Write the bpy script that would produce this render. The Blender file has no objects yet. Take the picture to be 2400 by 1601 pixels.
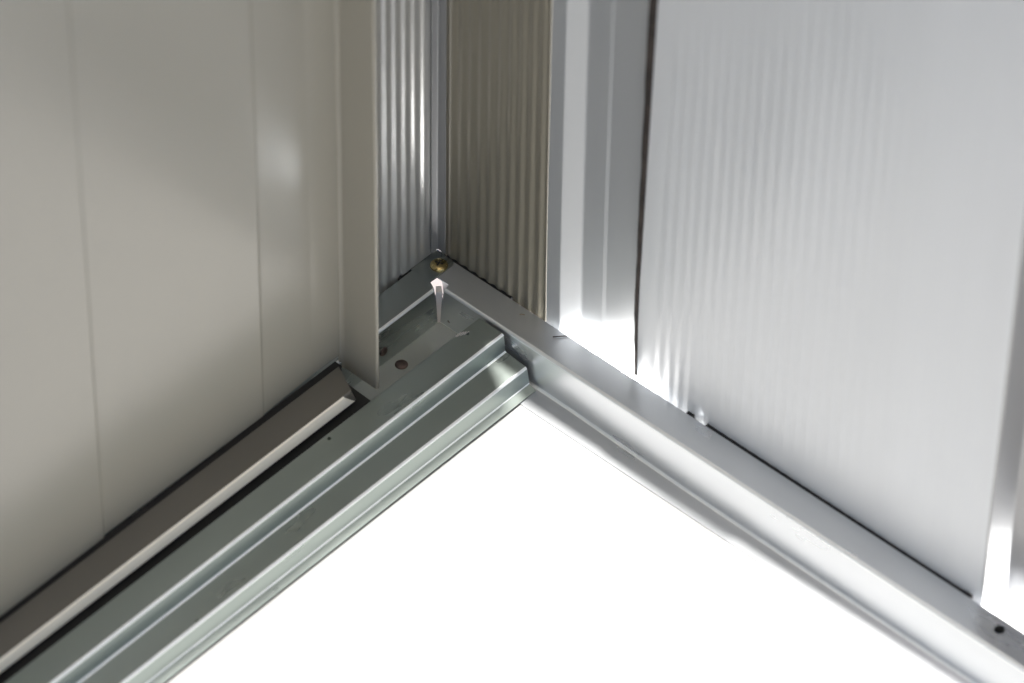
import bpy, bmesh, math, random
from mathutils import Vector, Matrix

# ------------------------------------------------------------------ camera, light, exposure
S = bpy.context.scene
COL = S.collection
MM = 0.001

yaw, pitch, roll = (math.radians(a) for a in (41.50, 45.457, 1.038))
fwd = Vector((-math.sin(yaw) * math.cos(pitch), math.cos(yaw) * math.cos(pitch), -math.sin(pitch)))
rt = fwd.cross(Vector((0, 0, 1))).normalized()
up = rt.cross(fwd)
r2 = rt * math.cos(roll) + up * math.sin(roll)
u2 = -rt * math.sin(roll) + up * math.cos(roll)
cam_d = bpy.data.cameras.new("camera")
cam = bpy.data.objects.new("camera", cam_d)
COL.objects.link(cam)
m = Matrix((r2, u2, -fwd)).transposed().to_4x4()
m.translation = Vector((1138.84, -1233.45, 1645.35)) * MM
cam.matrix_world = m
cam_d.sensor_width = 36.0
cam_d.lens = 11744.0 / 2400.0 * 36.0
cam_d.clip_start = 0.05
cam_d.clip_end = 200.0
cam_d.dof.use_dof = True
cam_d.dof.focus_distance = 2.325
cam_d.dof.aperture_fstop = 6.0
S.camera = cam

SUN_DIR = Vector((-math.tan(math.radians(4.75)), math.tan(math.radians(2.3)), 1.0)).normalized()
w = bpy.data.worlds.new("World")
S.world = w
w.use_nodes = True
nt = w.node_tree
bg = nt.nodes["Background"]
sky = nt.nodes.new("ShaderNodeTexSky")
sky.sky_type = 'NISHITA'
sky.sun_disc = False
sky.dust_density = 3.0
sky.ozone_density = 0.5
sky.sun_elevation = math.asin(SUN_DIR.z)
sky.sun_rotation = math.atan2(SUN_DIR.x, SUN_DIR.y)
nt.links.new(sky.outputs[0], bg.inputs[0])
bg.inputs[1].default_value = 0.075
sun_d = bpy.data.lights.new("sun", 'SUN')
sun_d.energy = 5.0
sun_d.angle = math.radians(0.53)
sun_d.color = (1.0, 0.97, 0.93)
sun = bpy.data.objects.new("sun", sun_d)
COL.objects.link(sun)
sun.rotation_euler = SUN_DIR.to_track_quat('Z', 'Y').to_euler()
sun.location = (0, 0, 5)

S.view_settings.view_transform = 'Standard'
S.view_settings.look = 'None'
S.view_settings.exposure = 1.35
S.view_settings.gamma = 1.0
S.render.engine = 'CYCLES'
S.cycles.use_denoising = True
S.cycles.max_bounces = 14
S.cycles.glossy_bounces = 8
S.cycles.diffuse_bounces = 6
S.cycles.sample_clamp_indirect = 6.0

random.seed(7)

# ------------------------------------------------------------------ materials
def material(name, col, metallic=0.0, rough=0.5, rough_var=0.0, col_var=0.0, noise=(40, 40, 40), bump=0.0,
             bump_scale=(300, 300, 300), coat=0.0, spec=0.5, streak=0.0, streak_scale=(900, 900, 12)):
    mt = bpy.data.materials.new(name)
    mt.use_nodes = True
    t = mt.node_tree
    p = t.nodes["Principled BSDF"]
    p.inputs["Base Color"].default_value = (*col, 1)
    p.inputs["Metallic"].default_value = metallic
    p.inputs["Roughness"].default_value = rough
    p.inputs["Specular IOR Level"].default_value = spec
    p.inputs["Coat Weight"].default_value = coat
    tc = t.nodes.new("ShaderNodeTexCoord")

    def nz(scale, detail=3.0):
        mp = t.nodes.new("ShaderNodeMapping")
        mp.inputs["Scale"].default_value = scale
        t.links.new(tc.outputs["Object"], mp.inputs["Vector"])
        n = t.nodes.new("ShaderNodeTexNoise")
        n.inputs["Scale"].default_value = 1.0
        n.inputs["Detail"].default_value = detail
        t.links.new(mp.outputs[0], n.inputs["Vector"])
        return n

    def ranged(n, lo, hi):
        r = t.nodes.new("ShaderNodeMapRange")
        r.inputs["From Min"].default_value = 0.3
        r.inputs["From Max"].default_value = 0.7
        r.inputs["To Min"].default_value = lo
        r.inputs["To Max"].default_value = hi
        t.links.new(n.outputs["Fac"], r.inputs["Value"])
        return r
    if rough_var:
        r = ranged(nz(noise), rough - rough_var, rough + rough_var)
        t.links.new(r.outputs[0], p.inputs["Roughness"])
    if col_var or streak:
        base = None
        mul = t.nodes.new("ShaderNodeMix")
        mul.data_type = 'RGBA'
        mul.blend_type = 'MULTIPLY'
        mul.inputs["Factor"].default_value = 1.0
        mul.inputs["A"].default_value = (*col, 1)
        r = ranged(nz(noise, 5.0), 1 - col_var, 1 + col_var)
        if streak:
            s = ranged(nz(streak_scale, 4.0), 1 - streak, 1 + streak)
            mm = t.nodes.new("ShaderNodeMath")
            mm.operation = 'MULTIPLY'
            t.links.new(r.outputs[0], mm.inputs[0])
            t.links.new(s.outputs[0], mm.inputs[1])
            src = mm.outputs[0]
        else:
            src = r.outputs[0]
        cb = t.nodes.new("ShaderNodeCombineColor")
        for k in range(3):
            t.links.new(src, cb.inputs[k])
        t.links.new(cb.outputs[0], mul.inputs["B"])
        t.links.new(mul.outputs["Result"], p.inputs["Base Color"])
    if bump:
        b = t.nodes.new("ShaderNodeBump")
        b.inputs["Strength"].default_value = bump
        b.inputs["Distance"].default_value = 0.0002
        t.links.new(nz(bump_scale, 4.0).outputs["Fac"], b.inputs["Height"])
        t.links.new(b.outputs[0], p.inputs["Normal"])
    return mt


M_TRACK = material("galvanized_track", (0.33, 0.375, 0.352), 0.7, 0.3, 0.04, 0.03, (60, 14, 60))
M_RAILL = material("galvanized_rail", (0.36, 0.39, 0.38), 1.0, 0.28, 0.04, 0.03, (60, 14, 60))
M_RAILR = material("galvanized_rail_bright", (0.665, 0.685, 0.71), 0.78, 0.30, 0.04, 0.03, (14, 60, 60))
M_CLAD = material("zinc_cladding_shaded", (0.26, 0.238, 0.188), 0.4, 0.42, 0.04, 0.03, (30, 30, 6), 0.0)  # corner shade put into the colour; same sheet as the rib
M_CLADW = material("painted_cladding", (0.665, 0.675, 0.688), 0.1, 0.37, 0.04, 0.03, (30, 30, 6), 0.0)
M_POST = material("bluish_trim", (0.27, 0.27, 0.272), 0.2, 0.45, 0.03)
M_DOOR = material("taupe_paint", (0.318, 0.297, 0.248), 0.0, 0.23, 0.0, 0.0, (20, 20, 20), 0.03, (1500, 1500, 1500), spec=0.9)
M_STILE = material("taupe_stile_paint", (0.33, 0.305, 0.25), 0.0, 0.4, 0.03, 0.0, (20, 20, 20), 0.06, (1500, 1500, 1500))
M_DARK = material("black_shade", (0.012, 0.012, 0.013), 0.0, 0.7, 0.0, 0.2, (400, 400, 400))  # black that stands in for shade in gaps and recesses
M_SEAM = material("dark_seam", (0.035, 0.026, 0.022), 0.0, 0.8, 0.0, 0.5, (150, 150, 150), 0.6, (400, 400, 400))
M_BRASS = material("brass_screw", (0.47, 0.37, 0.17), 1.0, 0.22, 0.06, 0.2, (600, 600, 600), 0.1, (900, 900, 900))
M_BOLT = material("tarnished_bolt", (0.16, 0.12, 0.11), 0.8, 0.45, 0.1, 0.3, (500, 500, 500), 0.3, (900, 900, 900))
M_HAIR = material("dark_fibre", (0.06, 0.045, 0.04), 0.0, 0.6, 0, 0.2)
M_SPECK = material("tan_speck", (0.42, 0.30, 0.18), 0.0, 0.6, 0, 0.2)
M_FLOOR = material("pale_concrete", (0.33, 0.33, 0.327), 0.0, 0.8, 0.0, 0.02, (3, 3, 3), 0.05, (80, 80, 80))
M_CREAM = material("cream_edge", (0.90, 0.84, 0.72), 0.0, 0.35, 0.03, 0.04, (40, 6, 40))  # paler than the rest of the bottom rail
M_RIB = material("rib_cladding", (0.44, 0.45, 0.46), 0.3, 0.34, 0.03, 0.02, (30, 30, 6), 0.0)  # lighter copy of the corner sheet, without its painted shade
M_RAILTOP = material("bottom_rail_shaded", (0.125, 0.117, 0.10), 0.0, 0.4, 0.03, 0.03, (20, 20, 20))  # door paint darkened: shade on the rail's top put into the colour
M_SLAB = material("slot_tone", (0.185, 0.163, 0.158), 0.0, 0.8, 0.0, 0.05, (60, 60, 60))
M_PALE = material("pale_fill", (0.82, 0.76, 0.74), 0.0, 0.5, 0.0, 0.02, (200, 200, 200))  # pale colour for the bright slot and the thin slivers
M_RIBD = material("rib_dark_reflection", (0.30, 0.30, 0.305), 0.75, 0.34, 0.03, 0.02, (30, 30, 6))  # dark reflection put into the colour of the far rib
M_STRIP = material("dull_zinc_strip", (0.62, 0.65, 0.63), 0.5, 0.26, 0.03, 0.03, (60, 14, 60))
M_FOLD_GLINT = material("fold_glint", (0.95, 0.97, 0.97), 0.7, 0.42, 0.03, 0.02, (60, 60, 60))  # highlight along the folds put into the colour
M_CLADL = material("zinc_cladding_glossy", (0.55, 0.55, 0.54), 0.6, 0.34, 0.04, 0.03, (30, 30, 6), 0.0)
M_GROUND = material("white_floor", (0.86, 0.86, 0.85), 0.0, 0.8, 0.0, 0.015, (3, 3, 3), 0.05, (80, 80, 80))

# ------------------------------------------------------------------ helpers
def link(name, me, mat, parent=None, smooth=True, angle=35):
    o = bpy.data.objects.new(name, me)
    COL.objects.link(o)
    if mat:
        me.materials.append(mat)
    if parent:
        o.parent = parent
        o.location = -parent.location
    if smooth:
        me.shade_smooth()
        me.set_sharp_from_angle(angle=math.radians(angle))
    return o


def thing(name, label, cat, loc=(0, 0, 0), group=None):
    o = bpy.data.objects.new(name, None)
    COL.objects.link(o)
    o.empty_display_size = 0.02
    o.location = Vector(loc) * MM
    o['label'] = label
    o['category'] = cat
    if group:
        o['group'] = group
    return o


def tag(o, label, cat, group=None):
    o['label'] = label
    o['category'] = cat
    if group:
        o['group'] = group
    return o


def round_path(pts, radii, seg=7):
    """polyline with filleted corners"""
    out = [Vector(pts[0])]
    for i in range(1, len(pts) - 1):
        a, b, c = Vector(pts[i - 1]), Vector(pts[i]), Vector(pts[i + 1])
        r = radii[i - 1] if isinstance(radii, (list, tuple)) else radii
        if r <= 0:
            out.append(b)
            continue
        u = (a - b).normalized()
        v = (c - b).normalized()
        ang = math.acos(max(-1, min(1, u.dot(v))))
        if ang > math.pi - 0.02:
            out.append(b)
            continue
        d = min(r / math.tan(ang / 2), (a - b).length * .49, (c - b).length * .49)
        rr = d * math.tan(ang / 2)
        cen = b + (u + v).normalized() * (rr / math.sin(ang / 2))
        p0, p1 = b + u * d, b + v * d
        a0 = math.atan2(p0.y - cen.y, p0.x - cen.x)
        a1 = math.atan2(p1.y - cen.y, p1.x - cen.x)
        da = (a1 - a0 + math.pi) % (2 * math.pi) - math.pi
        for k in range(seg + 1):
            t = a0 + da * k / seg
            out.append(cen + Vector((math.cos(t), math.sin(t))) * rr)
    out.append(Vector(pts[-1]))
    return out


def offset_path(path, th):
    """the path shifted th to the right of its direction"""
    n = len(path)
    out = []
    for i in range(n):
        d0 = (path[i] - path[i - 1]).normalized() if i > 0 else None
        d1 = (path[i + 1] - path[i]).normalized() if i < n - 1 else None
        n0 = Vector((d0.y, -d0.x)) if d0 else None
        n1 = Vector((d1.y, -d1.x)) if d1 else None
        if n0 is None:
            nn = n1
        elif n1 is None:
            nn = n0
        else:
            nn = (n0 + n1).normalized()
            nn = nn / max(0.4, nn.dot(n0))
        out.append(path[i] + nn * th)
    return out


def sheet_mesh(name, path, th, stations, place):
    """closed thin sheet: path + offset, lofted; place(station, p, index_along, side) -> mm Vector"""
    back = offset_path(path, th)
    ring = path + back[::-1]
    n = len(ring)
    vs, fs = [], []
    for s in stations:
        for p in ring:
            vs.append(Vector(place(s, p)) * MM)
    for k in range(len(stations) - 1):
        for i in range(n):
            j = (i + 1) % n
            fs.append((k * n + i, k * n + j, (k + 1) * n + j, (k + 1) * n + i))
    m_ = len(path)
    for base in (0, (len(stations) - 1) * n):
        for i in range(m_ - 1):
            fs.append((base + i, base + i + 1, base + n - 2 - i, base + n - 1 - i))
    me = bpy.data.meshes.new(name)
    me.from_pydata(vs, [], fs)
    bm = bmesh.new()
    bm.from_mesh(me)
    bmesh.ops.recalc_face_normals(bm, faces=bm.faces)
    bm.to_mesh(me)
    bm.free()
    return me


def plate_mesh(name, poly, z0, z1):
    n = len(poly)
    vs = [Vector((x, y, z1)) * MM for x, y in poly] + [Vector((x, y, z0)) * MM for x, y in poly]
    fs = [tuple(range(n)), tuple(range(2 * n - 1, n - 1, -1))]
    for i in range(n):
        j = (i + 1) % n
        fs.append((i, n + i, n + j, j))
    me = bpy.data.meshes.new(name)
    me.from_pydata(vs, [], fs)
    bm = bmesh.new()
    bm.from_mesh(me)
    bmesh.ops.recalc_face_normals(bm, faces=bm.faces)
    bm.to_mesh(me)
    bm.free()
    return me


def join_meshes(name, meshes):
    bm = bmesh.new()
    for q in meshes:
        bm.from_mesh(q)
    me = bpy.data.meshes.new(name)
    bm.to_mesh(me)
    bm.free()
    return me


def lathe(name, prof, seg=32):
    """prof: (r, z) from the top centre outwards, mm"""
    vs, fs = [], []
    rings = []
    for r, z in prof:
        if r == 0:
            rings.append([len(vs)])
            vs.append(Vector((0, 0, z)) * MM)
        else:
            rings.append(list(range(len(vs), len(vs) + seg)))
            vs += [Vector((r * math.cos(2 * math.pi * k / seg), r * math.sin(2 * math.pi * k / seg), z)) * MM for k in range(seg)]
    for a, b in zip(rings, rings[1:]):
        for k in range(seg):
            j = (k + 1) % seg
            if len(a) == 1:
                fs.append((a[0], b[k], b[j]))
            elif len(b) == 1:
                fs.append((a[k], b[0], a[j]))
            else:
                fs.append((a[k], b[k], b[j], a[j]))
    me = bpy.data.meshes.new(name)
    me.from_pydata(vs, [], fs)
    return me


def drill(o, holes):
    """real holes through a thin sheet; holes: (x, y, z, radius, axis) in mm"""
    bm = bmesh.new()
    for x, y, z, r, ax in holes:
        rot = Matrix.Identity(4) if ax == 'z' else Matrix.Rotation(math.pi / 2, 4, 'X' if ax == 'y' else 'Y')
        bmesh.ops.create_cone(bm, cap_ends=True, segments=20, radius1=r * MM, radius2=r * MM, depth=6 * MM,
                              matrix=Matrix.Translation(Vector((x, y, z)) * MM) @ rot)
    me = bpy.data.meshes.new("drill_bit")
    bm.to_mesh(me)
    bm.free()
    c = bpy.data.objects.new("drill_bit", me)
    COL.objects.link(c)
    md = o.modifiers.new("holes", 'BOOLEAN')
    md.operation = 'DIFFERENCE'
    md.solver = 'EXACT'
    md.object = c
    bpy.context.view_layer.update()
    dg = bpy.context.evaluated_depsgraph_get()
    new = bpy.data.meshes.new_from_object(o.evaluated_get(dg))
    o.modifiers.clear()
    old = o.data
    o.data = new
    bpy.data.objects.remove(c)
    bpy.data.meshes.remove(me)
    bpy.data.meshes.remove(old)
    o.data.set_sharp_from_angle(angle=math.radians(35))


def paint_fold_glint(o, zmin, mat, facing):
    """paints a bright highlight onto the outer folds of a rail"""
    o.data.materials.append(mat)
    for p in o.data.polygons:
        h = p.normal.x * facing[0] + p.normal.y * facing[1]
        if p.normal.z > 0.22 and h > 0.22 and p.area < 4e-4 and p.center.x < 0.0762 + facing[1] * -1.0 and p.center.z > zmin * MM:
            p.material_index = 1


def lerp_table(tab, x):
    if x <= tab[0][0]:
        return tab[0][1]
    for (a, va), (b, vb) in zip(tab, tab[1:]):
        if x <= b:
            return va + (vb - va) * (x - a) / (b - a)
    return tab[-1][1]


GZ = -30.0
# ------------------------------------------------------------------ ground
bm = bmesh.new()
bmesh.ops.create_grid(bm, x_segments=8, y_segments=8, size=60)
me = bpy.data.meshes.new("ground")
bm.to_mesh(me)
bm.free()
g = link("ground", me, M_GROUND, smooth=False)
g.location = (0, 0, GZ * MM)
g['kind'] = 'structure'

FAR = 1200.0     # how far the rails and walls run, mm
TOP = 700.0     # wall height, mm

floor = link("floor", plate_mesh("floor", [(26, -3000), (3000, -3000), (3000, -10), (26, -10)], -29.5, -24.75), M_FLOOR, smooth=False)
floor['kind'] = 'structure'
slab = link("slot_tone_slab", plate_mesh("slot_tone_slab", [(-60, -16), (20, -16), (20, 40), (-60, 40)], -30.5, -28.0), M_SLAB, smooth=False)  # added slab, tones down the bright ground seen through the corner slot
slab['kind'] = 'structure'
# unseen cover plates, added to limit sun and sky light on the corner
shade_roof = link("shade_roof", join_meshes("shade_roof", [plate_mesh("a", [(470, -3000), (3000, -3000), (3000, 200), (470, 200)], 2200, 2230),
                                         plate_mesh("b", [(-100, -3000), (469, -3000), (469, -310), (-100, -310)], 2200, 2230)]), M_DOOR, smooth=False)
shade_roof['kind'] = 'structure'

# ------------------------------------------------------------------ left base rail (runs along -Y under the door)
railL = thing("base_rail", "galvanized base rail running to the lower left under the sliding door", "base rail",
              (8, -10, GZ), "base rails of the wall corner")
pL = round_path([(0.3, -24), (0.3, 0.4), (12, 0.4), (17, 0.4), (17, -24)], [0.8, 0, 1.7])


def placeL(s, p):
    y = s
    if s == 0:
        if p.y > -1.5:
            y = -18.0 - max(0, p.x - 12) * 0.48
        else:
            y = -20.4 + 2.8 * min(1, (-p.y) / 22)
        if p.x < 1:
            y = -5.0 if p.y < -1 else y
    return (p.x, y, p.y)


meL = sheet_mesh("rail_body", pL, 0.55, [0, -30, -60, -120, -240, -480, -FAR], placeL)
tab = [(-0.25, -17.995), (-0.25, 0.2), (5.0, 0.2), (5.0, -0.5)]
for k in range(7):
    a = math.pi / 2 * (1 - k / 6)
    tab.append((9.6 + 2.3 * math.cos(a), -2.9 + 2.3 * math.sin(a)))
tab += [(12.0, -13.6), (11.8, -17.995)]
meT = plate_mesh("corner_tab", tab, -0.38, 0.4)
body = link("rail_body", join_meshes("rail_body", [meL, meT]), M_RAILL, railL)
strip = link("floor_strip", plate_mesh("floor_strip", [(17.02, -17.4), (58, -17.4), (58, -86.5), (27.5, -86.2), (17.02, -85.0)], -23.6, -23.0), M_STRIP, railL)

# brass pan head screw with a cross recess
def cross_screw(x, y, z, r, mat, parent, name="screw", rot=0.3):
    prof = [(0, 0.42 * r)]
    for k in range(1, 9):
        a = k / 8 * math.pi / 2
        prof.append((r * math.sin(a) ** 0.9, 0.42 * r * math.cos(a) ** 0.8))
    prof.append((r * 0.98, -0.3))
    o = link(name, lathe(name, prof), mat, parent)
    o.location = Vector((x, y, z)) * MM - parent.location
    o.rotation_euler = (0, 0, rot)
    b = bmesh.new()
    for k in range(2):
        bmesh.ops.create_cube(b, size=1.0, matrix=Matrix.Rotation(k * math.pi / 2, 4, 'Z') @ Matrix.Diagonal(Vector((0.9 * r, 0.17 * r, 0.06 * r, 1 / MM)) * MM) @ Matrix.Translation((0, 0, 0)))
    m2 = bpy.data.meshes.new("cross_recess")
    b.to_mesh(m2)
    b.free()
    c = link("cross_recess", m2, M_DARK, None, smooth=False)
    c.parent = o
    c.location = (0, 0, 0.40 * r * MM)
    return o


s = cross_screw(7.7, -7.4, 0.6, 4.3, M_BRASS, railL)
s['label'] = "yellowish brass pan head screw in the corner tab"
# tarnished dome bolt on the floor strip
prof = [(0, 1.1)] + [(3.1 * math.sin(k / 8 * math.pi / 2), 1.1 * math.cos(k / 8 * math.pi / 2)) for k in range(1, 9)] + [(3.1, -0.2)]
b1 = link("bolt", lathe("bolt", prof), M_BOLT, railL)
b1.location = Vector((23.4, -49.9, -22.9)) * MM - railL.location
b1['label'] = "dark tarnished round bolt head on the channel floor"
b2 = link("bolt", lathe("bolt", [(r * 0.8, z) for r, z in prof]), M_BOLT, railL)
b2.location = Vector((17.0, -55.2, -14.8)) * MM - railL.location
b2.rotation_euler = (0, math.pi / 2, 0)

me = plate_mesh("slot_light", [(17.3, -20.0), (19.3, -17.6), (16.4, -15.2), (14.6, -17.0)], -22.8, -1.4)
for v in me.vertices:
    k = 0.45 if v.co.z < -0.01 else 1.0
    v.co.x = 0.0168 + (v.co.x - 0.0168) * k
    v.co.y = -0.0172 + (v.co.y + 0.0172) * k
slot_fill = link("slot_light", me, M_PALE, railL)  # pale filler painted for bright ground showing through the slot
slot_fill['label'] = "pale pinkish filler standing for bright ground seen through the corner slot of the rails"

# ------------------------------------------------------------------ right base rail (runs along +X)
railR = thing("base_rail", "bright galvanized base rail running to the lower right under the ribbed wall", "base rail",
              (60, -10, GZ), "base rails of the wall corner")
YC = [(60, -17.0), (100, -17.3), (168, -19.2), (268, -20.1), (340, -20.6), (420, -20.8)]
pR = round_path([(-0.1, -29.4), (-0.1, -0.4), (-12.9, -0.4), (-13.0, -0.4), (-17, -0.4), (-17, -24), (-30.2, -24)],
        [0.3, 0, 0, 1.7, 1.5], 8)


def placeR(s, p):
    x = s
    y, z = p.x, p.y
    if s == 0:
        if y < -12.95:
            x = 19.1 + min(0.8, (-y - 13) * 0.2) if z > -1.5 else 19.9 - 2.7 * min(1, -z / 22)
        else:
            x = 0.9
        if y > -1 and z < -1:
            x = 5.0
    if z < -0.2 and y < -10:
        k = min(1.0, -z / 24.0) * max(0.0, min(1.0, (y + 30.2) / 13.2))
        y += (lerp_table(YC, x) + 17) * k
    return (x, y, z)


stR = [0, 30] + list(range(60, 441, 20)) + [FAR]
# path turns the other way: mirror the thickness
meR = sheet_mesh("rail_body", pR, -0.55, stR, placeR)
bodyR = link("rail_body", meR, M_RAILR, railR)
drill(bodyR, [(340.2 - railR.location.x * 0, -5.9, 0, 2.6, 'z'), (22.6, -17, -19.6, 1.0, 'y')])

# ------------------------------------------------------------------ stepped door track
track = thing("door_track", "stepped galvanized door track standing on the left base rail", "door track", (62, -20, GZ))
pT = round_path([(43.8, -21), (43.8, -0.3), (59.6, -0.3), (60.9, -10.9), (74.2, -12.1), (76.0, -21.6), (80.2, -23.1)],
                [1.2, 1.5, 1.1, 1.5, 1.1], 8)


def placeT(s, p):
    wob = 0.25 * math.sin((s + 20) / 640 * math.pi * 2)
    return (p.x + wob, s, p.y)


meTk = sheet_mesh("track_body", pT, 0.6, [-19.5, -22] + [-40 * k for k in range(1, 31)], placeT)
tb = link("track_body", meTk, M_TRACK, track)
drill(tb, [(47.1, -30.6, -0.3, 0.95, 'z'), (46.6, -122.3, -0.3, 0.95, 'z')])

paint_fold_glint(tb, -30, M_FOLD_GLINT, (1, 0))
paint_fold_glint(body, -10, M_FOLD_GLINT, (1, 0))
paint_fold_glint(bodyR, -30, M_FOLD_GLINT, (0, -1))

# ------------------------------------------------------------------ fluted wall cladding
def flute(u, pitch, amp):
    return amp * math.sin(2 * math.pi * u / pitch)


def cladding(name, prof, zs, mapf, mat, parent, th=0.5):
    """prof: (along, depth) points; mapf(along, depth, z) -> mm"""
    n = len(prof)
    vs, fs = [], []
    for side in (0, 1):
        for z in zs:
            for a, d in prof:
                vs.append(Vector(mapf(a, d + side * th, z)) * MM)
    K = len(zs)
    for side in (0, 1):
        o_ = side * n * K
        for k in range(K - 1):
            for i in range(n - 1):
                fs.append((o_ + k * n + i, o_ + k * n + i + 1, o_ + (k + 1) * n + i + 1, o_ + (k + 1) * n + i))
    o_ = n * K
    for i in range(n - 1):
        fs.append((i, i + 1, o_ + i + 1, o_ + i))
        t = (K - 1) * n
        fs.append((t + i, t + i + 1, o_ + t + i + 1, o_ + t + i))
    for k in range(K - 1):
        fs.append((k * n, (k + 1) * n, o_ + (k + 1) * n, o_ + k * n))
        e = n - 1
        fs.append((k * n + e, (k + 1) * n + e, o_ + (k + 1) * n + e, o_ + k * n + e))
    me = bpy.data.meshes.new(name)
    me.from_pydata(vs, [], fs)
    b = bmesh.new()
    b.from_mesh(me)
    bmesh.ops.recalc_face_normals(b, faces=b.faces)
    b.to_mesh(me)
    b.free()
    return link(name, me, mat, parent, angle=50)


BOT = -13.0
ZS = [BOT, -8, -4, -1, 0, 1, 2, 4, 7, 11, 16, 24, 36, 60, 100, 160, 260, 420, TOP]


def arange(a, b, step):
    n = max(1, int(round((b - a) / step)))
    return [a + (b - a) * k / n for k in range(n + 1)]


# left corner panel behind the door (plane x = 0)
wl = thing("wall_panel", "narrow fluted metal panel in the corner, left of the corner and behind the door edge", "wall panel",
           (-1, -40, GZ), "fluted wall panels")
prof = [(0.0, 0.0)]
for u in arange(4.5, 150, 0.5):
    prof.append((u, 0.15 + 0.5 + flute(u - 4.5 + 1.5, 6.3, 0.34)))
prof += [(151, 0.2), (FAR, 0.2)]


def mapL(a, d, z):
    d = d * min(1, max(0.15, z / 5)) if a < 24 else d
    g_ = 0.6 + 1.2 * max(0, min(1, (a - 24) / 16)) * max(0, 1 - max(0, z) / 60)
    return (-g_ - d, -a, z)


cladding("cladding_sheet", prof, [-18] + ZS[1:] + [TOP + 250], mapL, M_CLADL, wl)  # extra unseen height added to keep sun off the track

# right corner panel with its outward rib (plane y = 0)
wr = thing("wall_panel", "fluted metal panel right of the corner, ending in a recessed glowing rib", "wall panel",
           (40, 1, GZ), "fluted wall panels")
prof = []
for u in arange(1.0, 66, 0.5):
    prof.append((u, 0.6 + flute(u - 3, 6.0, 0.38) * (1 if 5 < u < 65.5 else 0.3)))
rib = round_path([(66.5, 0.4), (74.8, 0.5), (84.2, 5.2), (96.0, 5.6), (98.0, 6.1), (122, 6.1), (126, 1.9), (142, 1.9)],
                 [2.5, 5.0, 2.0, 3.0, 1.0, 1.0], 7)
prof_rib = [(p.x, p.y) for p in rib]


def mapR1(a, d, z):
    low = math.exp(-max(0, z) / 50)
    g_ = 0.7 + 1.2 * max(0, min(1, (a - 38) / 30)) * low if a < 68 else 0.35 + 1.5 * low
    # crumpled sheet metal at the foot of the rib
    if 82 < a < 122 and z < 80:
        kf = max(0, 1 - max(0, z) / 80) ** 2
        d += 0.3 * kf * math.sin(a * 0.33 + z * 0.03) + 0.2 * kf * math.sin(a * 0.17 - z * 0.05 + 1)
    if a > 66 and z > 420:
        z = 420 + (z - 420) * (1 + 0.6 * max(0, min(1, d / 6)))  # unseen top raised to keep the rail below in shade
    return (a, d + g_, z)


ZS2 = [BOT, -8, -4, -1, 1, 3] + arange(6, 90, 4) + [100, 112, 126, 142, 160, 185, 215, 260, 320, 420, TOP]
cladding("rib", prof_rib, ZS2, mapR1, M_RIB, wr)
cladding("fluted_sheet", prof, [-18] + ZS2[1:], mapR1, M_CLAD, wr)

# wide panel
w2 = thing("wall_panel", "wide pale grey finely fluted wall panel filling the right of the photo", "wall panel",
           (220, 1, GZ), "fluted wall panels")
prof = [(120.4, 3.0), (120.4, 0.6), (126, 0.5)]
prof[0] = (120.9, 3.0)
for u in arange(130, 312, 0.6):
    fade = 1 - 0.25 * max(0, min(1, (u - 190) / 80))
    prof.append((u, 0.6 + flute(u - 130, 6.2, 0.065 * fade)))
rib = round_path([(314, 0.5), (323.6, 0.5), (329, 10.5), (372, 11.0), (379, 0.6), (392, 0.6)], [1.2, 1.2, 1.4, 1.2], 5)
prof_rib = [(p.x, p.y) for p in rib][1:]
prof.append(prof_rib[0])
prof_far = [prof_rib[-1]]
for u in arange(393, 560, 0.8):
    prof_far.append((u, 0.6 + flute(u - 393, 6.2, 0.08)))
prof_far += [(561, 0.6), (FAR, 0.6)]


def mapR2(a, d, z):
    low = max(0, 1 - max(0, z) / 45)
    g_ = 1.2
    g_ += 2.2 * max(0, min(1, 1 - (a - 122) / 34)) * low
    g_ += 2.2 * math.exp(-((a - 161.5) / 2.6) ** 2) * max(0, 1 - max(0, z) / 9)
    g_ += 1.2 * max(0, min(1, (a - 312) / 10)) * low
    # the panel leans a little: its lapped edge runs away to the right going up
    lean = 0.021 * max(0, z) * max(0, min(1, 1 - (a - 121) / 60)) * 0.9
    # its unseen top edge is sloped down to let sun reach the rail
    if z > 400:
        z = 400 + (z - 400) * (1 - 0.14 * max(0, min(1, (a - 150) / 200)))
    return (a + lean, d + g_, z)


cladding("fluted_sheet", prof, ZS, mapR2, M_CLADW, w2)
cladding("rib", prof_rib, ZS2, mapR2, M_RIBD, w2)
cladding("fluted_sheet", prof_far, ZS, mapR2, M_CLADW, w2)

# dark mottled strip along the lapped edge
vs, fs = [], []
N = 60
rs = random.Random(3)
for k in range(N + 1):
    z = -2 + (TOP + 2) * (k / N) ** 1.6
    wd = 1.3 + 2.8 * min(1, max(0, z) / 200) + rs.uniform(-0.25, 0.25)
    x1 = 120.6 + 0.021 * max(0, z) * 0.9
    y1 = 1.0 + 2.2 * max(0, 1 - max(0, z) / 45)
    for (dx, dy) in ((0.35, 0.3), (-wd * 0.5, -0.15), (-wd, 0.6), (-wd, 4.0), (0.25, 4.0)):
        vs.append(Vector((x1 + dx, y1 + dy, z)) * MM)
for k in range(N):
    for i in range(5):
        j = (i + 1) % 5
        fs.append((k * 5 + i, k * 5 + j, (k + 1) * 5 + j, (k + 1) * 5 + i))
me = bpy.data.meshes.new("seam_strip")
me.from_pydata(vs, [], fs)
sl = link("seam_strip", me, M_SEAM, w2, angle=60)
sl['label'] = "dark seam line along the lapped edge"

# black strips painting in the shade of the crevice between rail and panels
def shade_strip(parent, pts, z0, z1):
    return link("crevice_shade", plate_mesh("crevice_shade", pts, z0, z1), M_DARK, parent, smooth=False)


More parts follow.
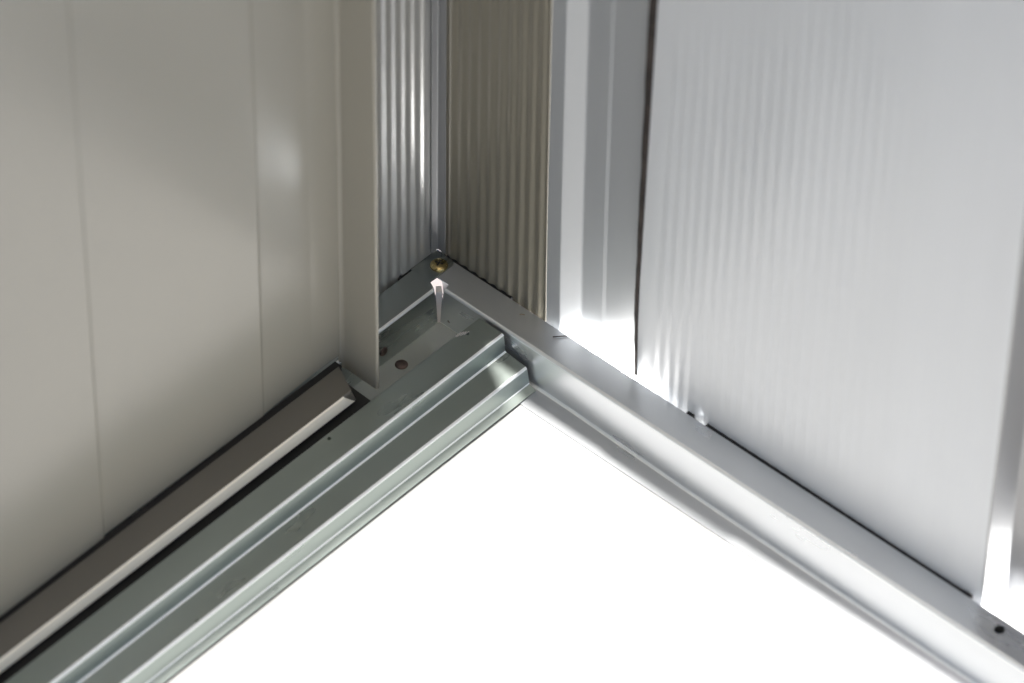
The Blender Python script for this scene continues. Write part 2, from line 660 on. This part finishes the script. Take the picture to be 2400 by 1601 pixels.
shade_strip(w2, [(165.5, 0.0), (319, 0.0), (319, 2.2), (165.5, 2.2)], -12, -0.75)
shade_strip(w2, [(154, 0.0), (157.5, 0.0), (157.5, 2.2), (154, 2.2)], -12, -0.75)
shade_strip(wr, [(4.8, 0.0), (46, 0.0), (46, 1.6), (4.8, 1.6)], -12, -0.75)
shade_strip(wl, [(-1.5, -26), (0.2, -26), (0.2, -3), (-1.5, -3)], -12, -0.1)

# daylight coming up through the open feet of the two ribs
def leak(name, x, y, z, watts, r=4.0):
    d_ = bpy.data.lights.new(name, 'POINT')
    d_.energy = watts
    d_.shadow_soft_size = r * MM
    d_.color = (1.0, 0.985, 0.96)
    o_ = bpy.data.objects.new(name, d_)
    COL.objects.link(o_)
    o_.location = Vector((x, y, z)) * MM


for x_, p_ in ((86, 0.05), (106, 0.04), (119, 0.036), (161.5, 0.005), (335, 0.012), (352, 0.02), (366, 0.012)):
    leak("daylight_leak", x_, 6.5 if x_ > 200 else 2.4, -20, p_, 4.0 if x_ > 200 else 2.0)

# bluish trim strip in the corner
post = link("corner_trim", sheet_mesh("corner_trim", round_path([(-0.25, -4.0), (-0.25, 0.05), (4.6, 0.05)], [0.8], 6), -0.4,
                                      [0.9, 100, 300, TOP], lambda s_, p: (p.x, p.y, s_)), M_POST)
tag(post, "thin bluish grey vertical trim strip in the inside corner above the screw", "corner trim")

# ------------------------------------------------------------------ sliding door
door = thing("sliding_door", "taupe painted metal sliding door filling the left of the photo", "sliding door", (28, -200, GZ))
folds = round_path([(-FAR, 20.0), (-236.8, 18.6), (-235.2, 17.5), (-135.8, 18.3), (-134.2, 17.7), (-101.6, 16.4), (-84.0, 16.9)],
                   [0.8, 0.8, 1.0, 1.0, 8], 5)
dp = link("door_panel", sheet_mesh("door_panel", folds, 0.6, [4.3, 20, 60, 140, 300, TOP],
                                   lambda s_, p: (p.y + 0.25 * math.sin(s_ * 0.02 + p.x * 0.01), p.x, s_)), M_DOOR, door, angle=60)
stp = round_path([(16.7, -84.3), (17.2, -82.0), (37.6, -82.0), (38.5, -80.6), (37.0, -79.6)], [1.8, 1.0, 0.8], 6)
st = link("stile", sheet_mesh("stile", stp, -0.7, [-5.0, 40, 200, 430], lambda s_, p: (p.x, p.y, s_)), M_STILE, door, angle=60)
# bottom rail: boxed, its front lip rolled over
bp = [(21.2, -3.6), (21.2, 3.9), (21.7, 4.7), (36.3, 4.6), (36.7, 3.5), (37.0, -3.0)]
bpath = round_path(bp, [0.5, 0.5, 0.5, 0.5], 6)
n = len(bpath)
vs, fs = [], []
sts = [0, -110, -160, -320, -FAR]
for s_ in sts:
    for p in bpath:
        y = s_
        if s_ == 0:
            y = -89.3 - 3.6 * (p.x - 18) / 20 - 6.0 * max(0, (p.x - 31) / 7) * (1 if p.y > 0 else 0.35)
        vs.append(Vector((p.x, y, p.y)) * MM)
for k in range(len(sts) - 1):
    for i in range(n):
        j = (i + 1) % n
        fs.append((k * n + i, k * n + j, (k + 1) * n + j, (k + 1) * n + i))
fs.append(tuple(range(n)))
fs.append(tuple((len(sts) - 1) * n + i for i in range(n)))
me = bpy.data.meshes.new("bottom_rail")
me.from_pydata(vs, [], fs)
b = bmesh.new()
b.from_mesh(me)
bmesh.ops.recalc_face_normals(b, faces=b.faces)
b.to_mesh(me)
b.free()
br = link("bottom_rail", me, M_RAILTOP, door, angle=50)
ep = round_path([(36.5, 4.9), (37.2, 4.4), (37.9, -1.9), (37.2, -2.8)], [0.4, 0.4], 5)


def placeE(s_, p):
    y = s_
    if s_ == 0:
        y = -95.4 - 7.0 * max(0, min(1, (p.y + 3.0) / 7.5))
    return (p.x, y, p.y)


es = link("edge_strip", sheet_mesh("edge_strip", ep, 0.45, [0, -110, -320, -FAR], placeE), M_CREAM, door, angle=50)
es['label'] = "cream front edge of the door's bottom rail"
# black filler painting in the shade of the channel under the door
rg = link("channel_shade", plate_mesh("channel_shade", [(17.3, -FAR), (43.0, -FAR), (43.0, -88.4), (31, -88.0), (17.3, -87.0)], -22.9, -6), M_DARK, door, smooth=False)

sg = link("gap_shade", plate_mesh("gap_shade", [(17.1, -FAR), (21.1, -FAR), (21.1, -87.5), (17.1, -87.5)], -5.9, 3.0), M_DARK, door, smooth=False)  # black strip painting in the shade gap behind the bottom rail

# ------------------------------------------------------------------ small debris on the right rail
def fibre(name, pts, r, mat, label, cat):
    cu = bpy.data.curves.new(name, 'CURVE')
    cu.dimensions = '3D'
    cu.bevel_depth = r * MM
    cu.bevel_resolution = 2
    sp = cu.splines.new('BEZIER')
    sp.bezier_points.add(len(pts) - 1)
    for bp_, p in zip(sp.bezier_points, pts):
        bp_.co = Vector(p) * MM
        bp_.handle_left_type = bp_.handle_right_type = 'AUTO'
    tmp = bpy.data.objects.new(name, cu)
    COL.objects.link(tmp)
    bpy.context.view_layer.update()
    me_ = bpy.data.meshes.new_from_object(tmp.evaluated_get(bpy.context.evaluated_depsgraph_get()))
    bpy.data.objects.remove(tmp)
    bpy.data.curves.remove(cu)
    me_.name = name
    o = link(name, me_, mat)
    return tag(o, label, cat)


fibre("fibre", [(77.6, -5.6, 0.05), (79.6, -3.8, 0.35), (82.2, -0.7, 0.1)], 0.28, M_HAIR,
      "short dark fibre lying on the flange below the glowing rib", "fibre")
fibre("wood_chip", [(56.6, -5.2, 0.05), (57.6, -4.3, 0.1), (58.6, -3.9, 0.05)], 0.16, M_SPECK,
      "tiny tan chip on the flange between the corner screw and the fibre", "chip")

def pale_slivers():  # a few thin pale slivers
    rs_ = random.Random(11)
    vs_, fs_ = [], []
    for k in range(4):
        x, y = 44.6 + k * 0.75, -35.2 + k * 1.0
        L = rs_.uniform(3.0, 5.0)
        a0 = math.radians(-92 + rs_.uniform(-6, 6))
        d_ = Vector((math.cos(a0), math.sin(a0), 0.05))
        n_ = Vector((-d_.y, d_.x, 0))
        b0 = len(vs_)
        for t in (0, 1):
            for q in (-0.14, 0.14):
                for h_ in (-0.25, 0.05):
                    vs_.append((Vector((x, y + 3, h_)) + d_ * L * t + n_ * q * (1 - 0.7 * t)) * MM)
        fs_ += [tuple(b0 + i for i in f) for f in ((0, 1, 3, 2), (4, 6, 7, 5), (0, 4, 5, 1), (2, 3, 7, 6), (1, 5, 7, 3), (0, 2, 6, 4))]
    me_ = bpy.data.meshes.new("pale_slivers")
    me_.from_pydata(vs_, [], fs_)
    return tag(link("pale_slivers", me_, M_PALE, smooth=False), "pale slivers beside the small hole at the end of the stepped track", "pale_slivers")


pale_slivers()
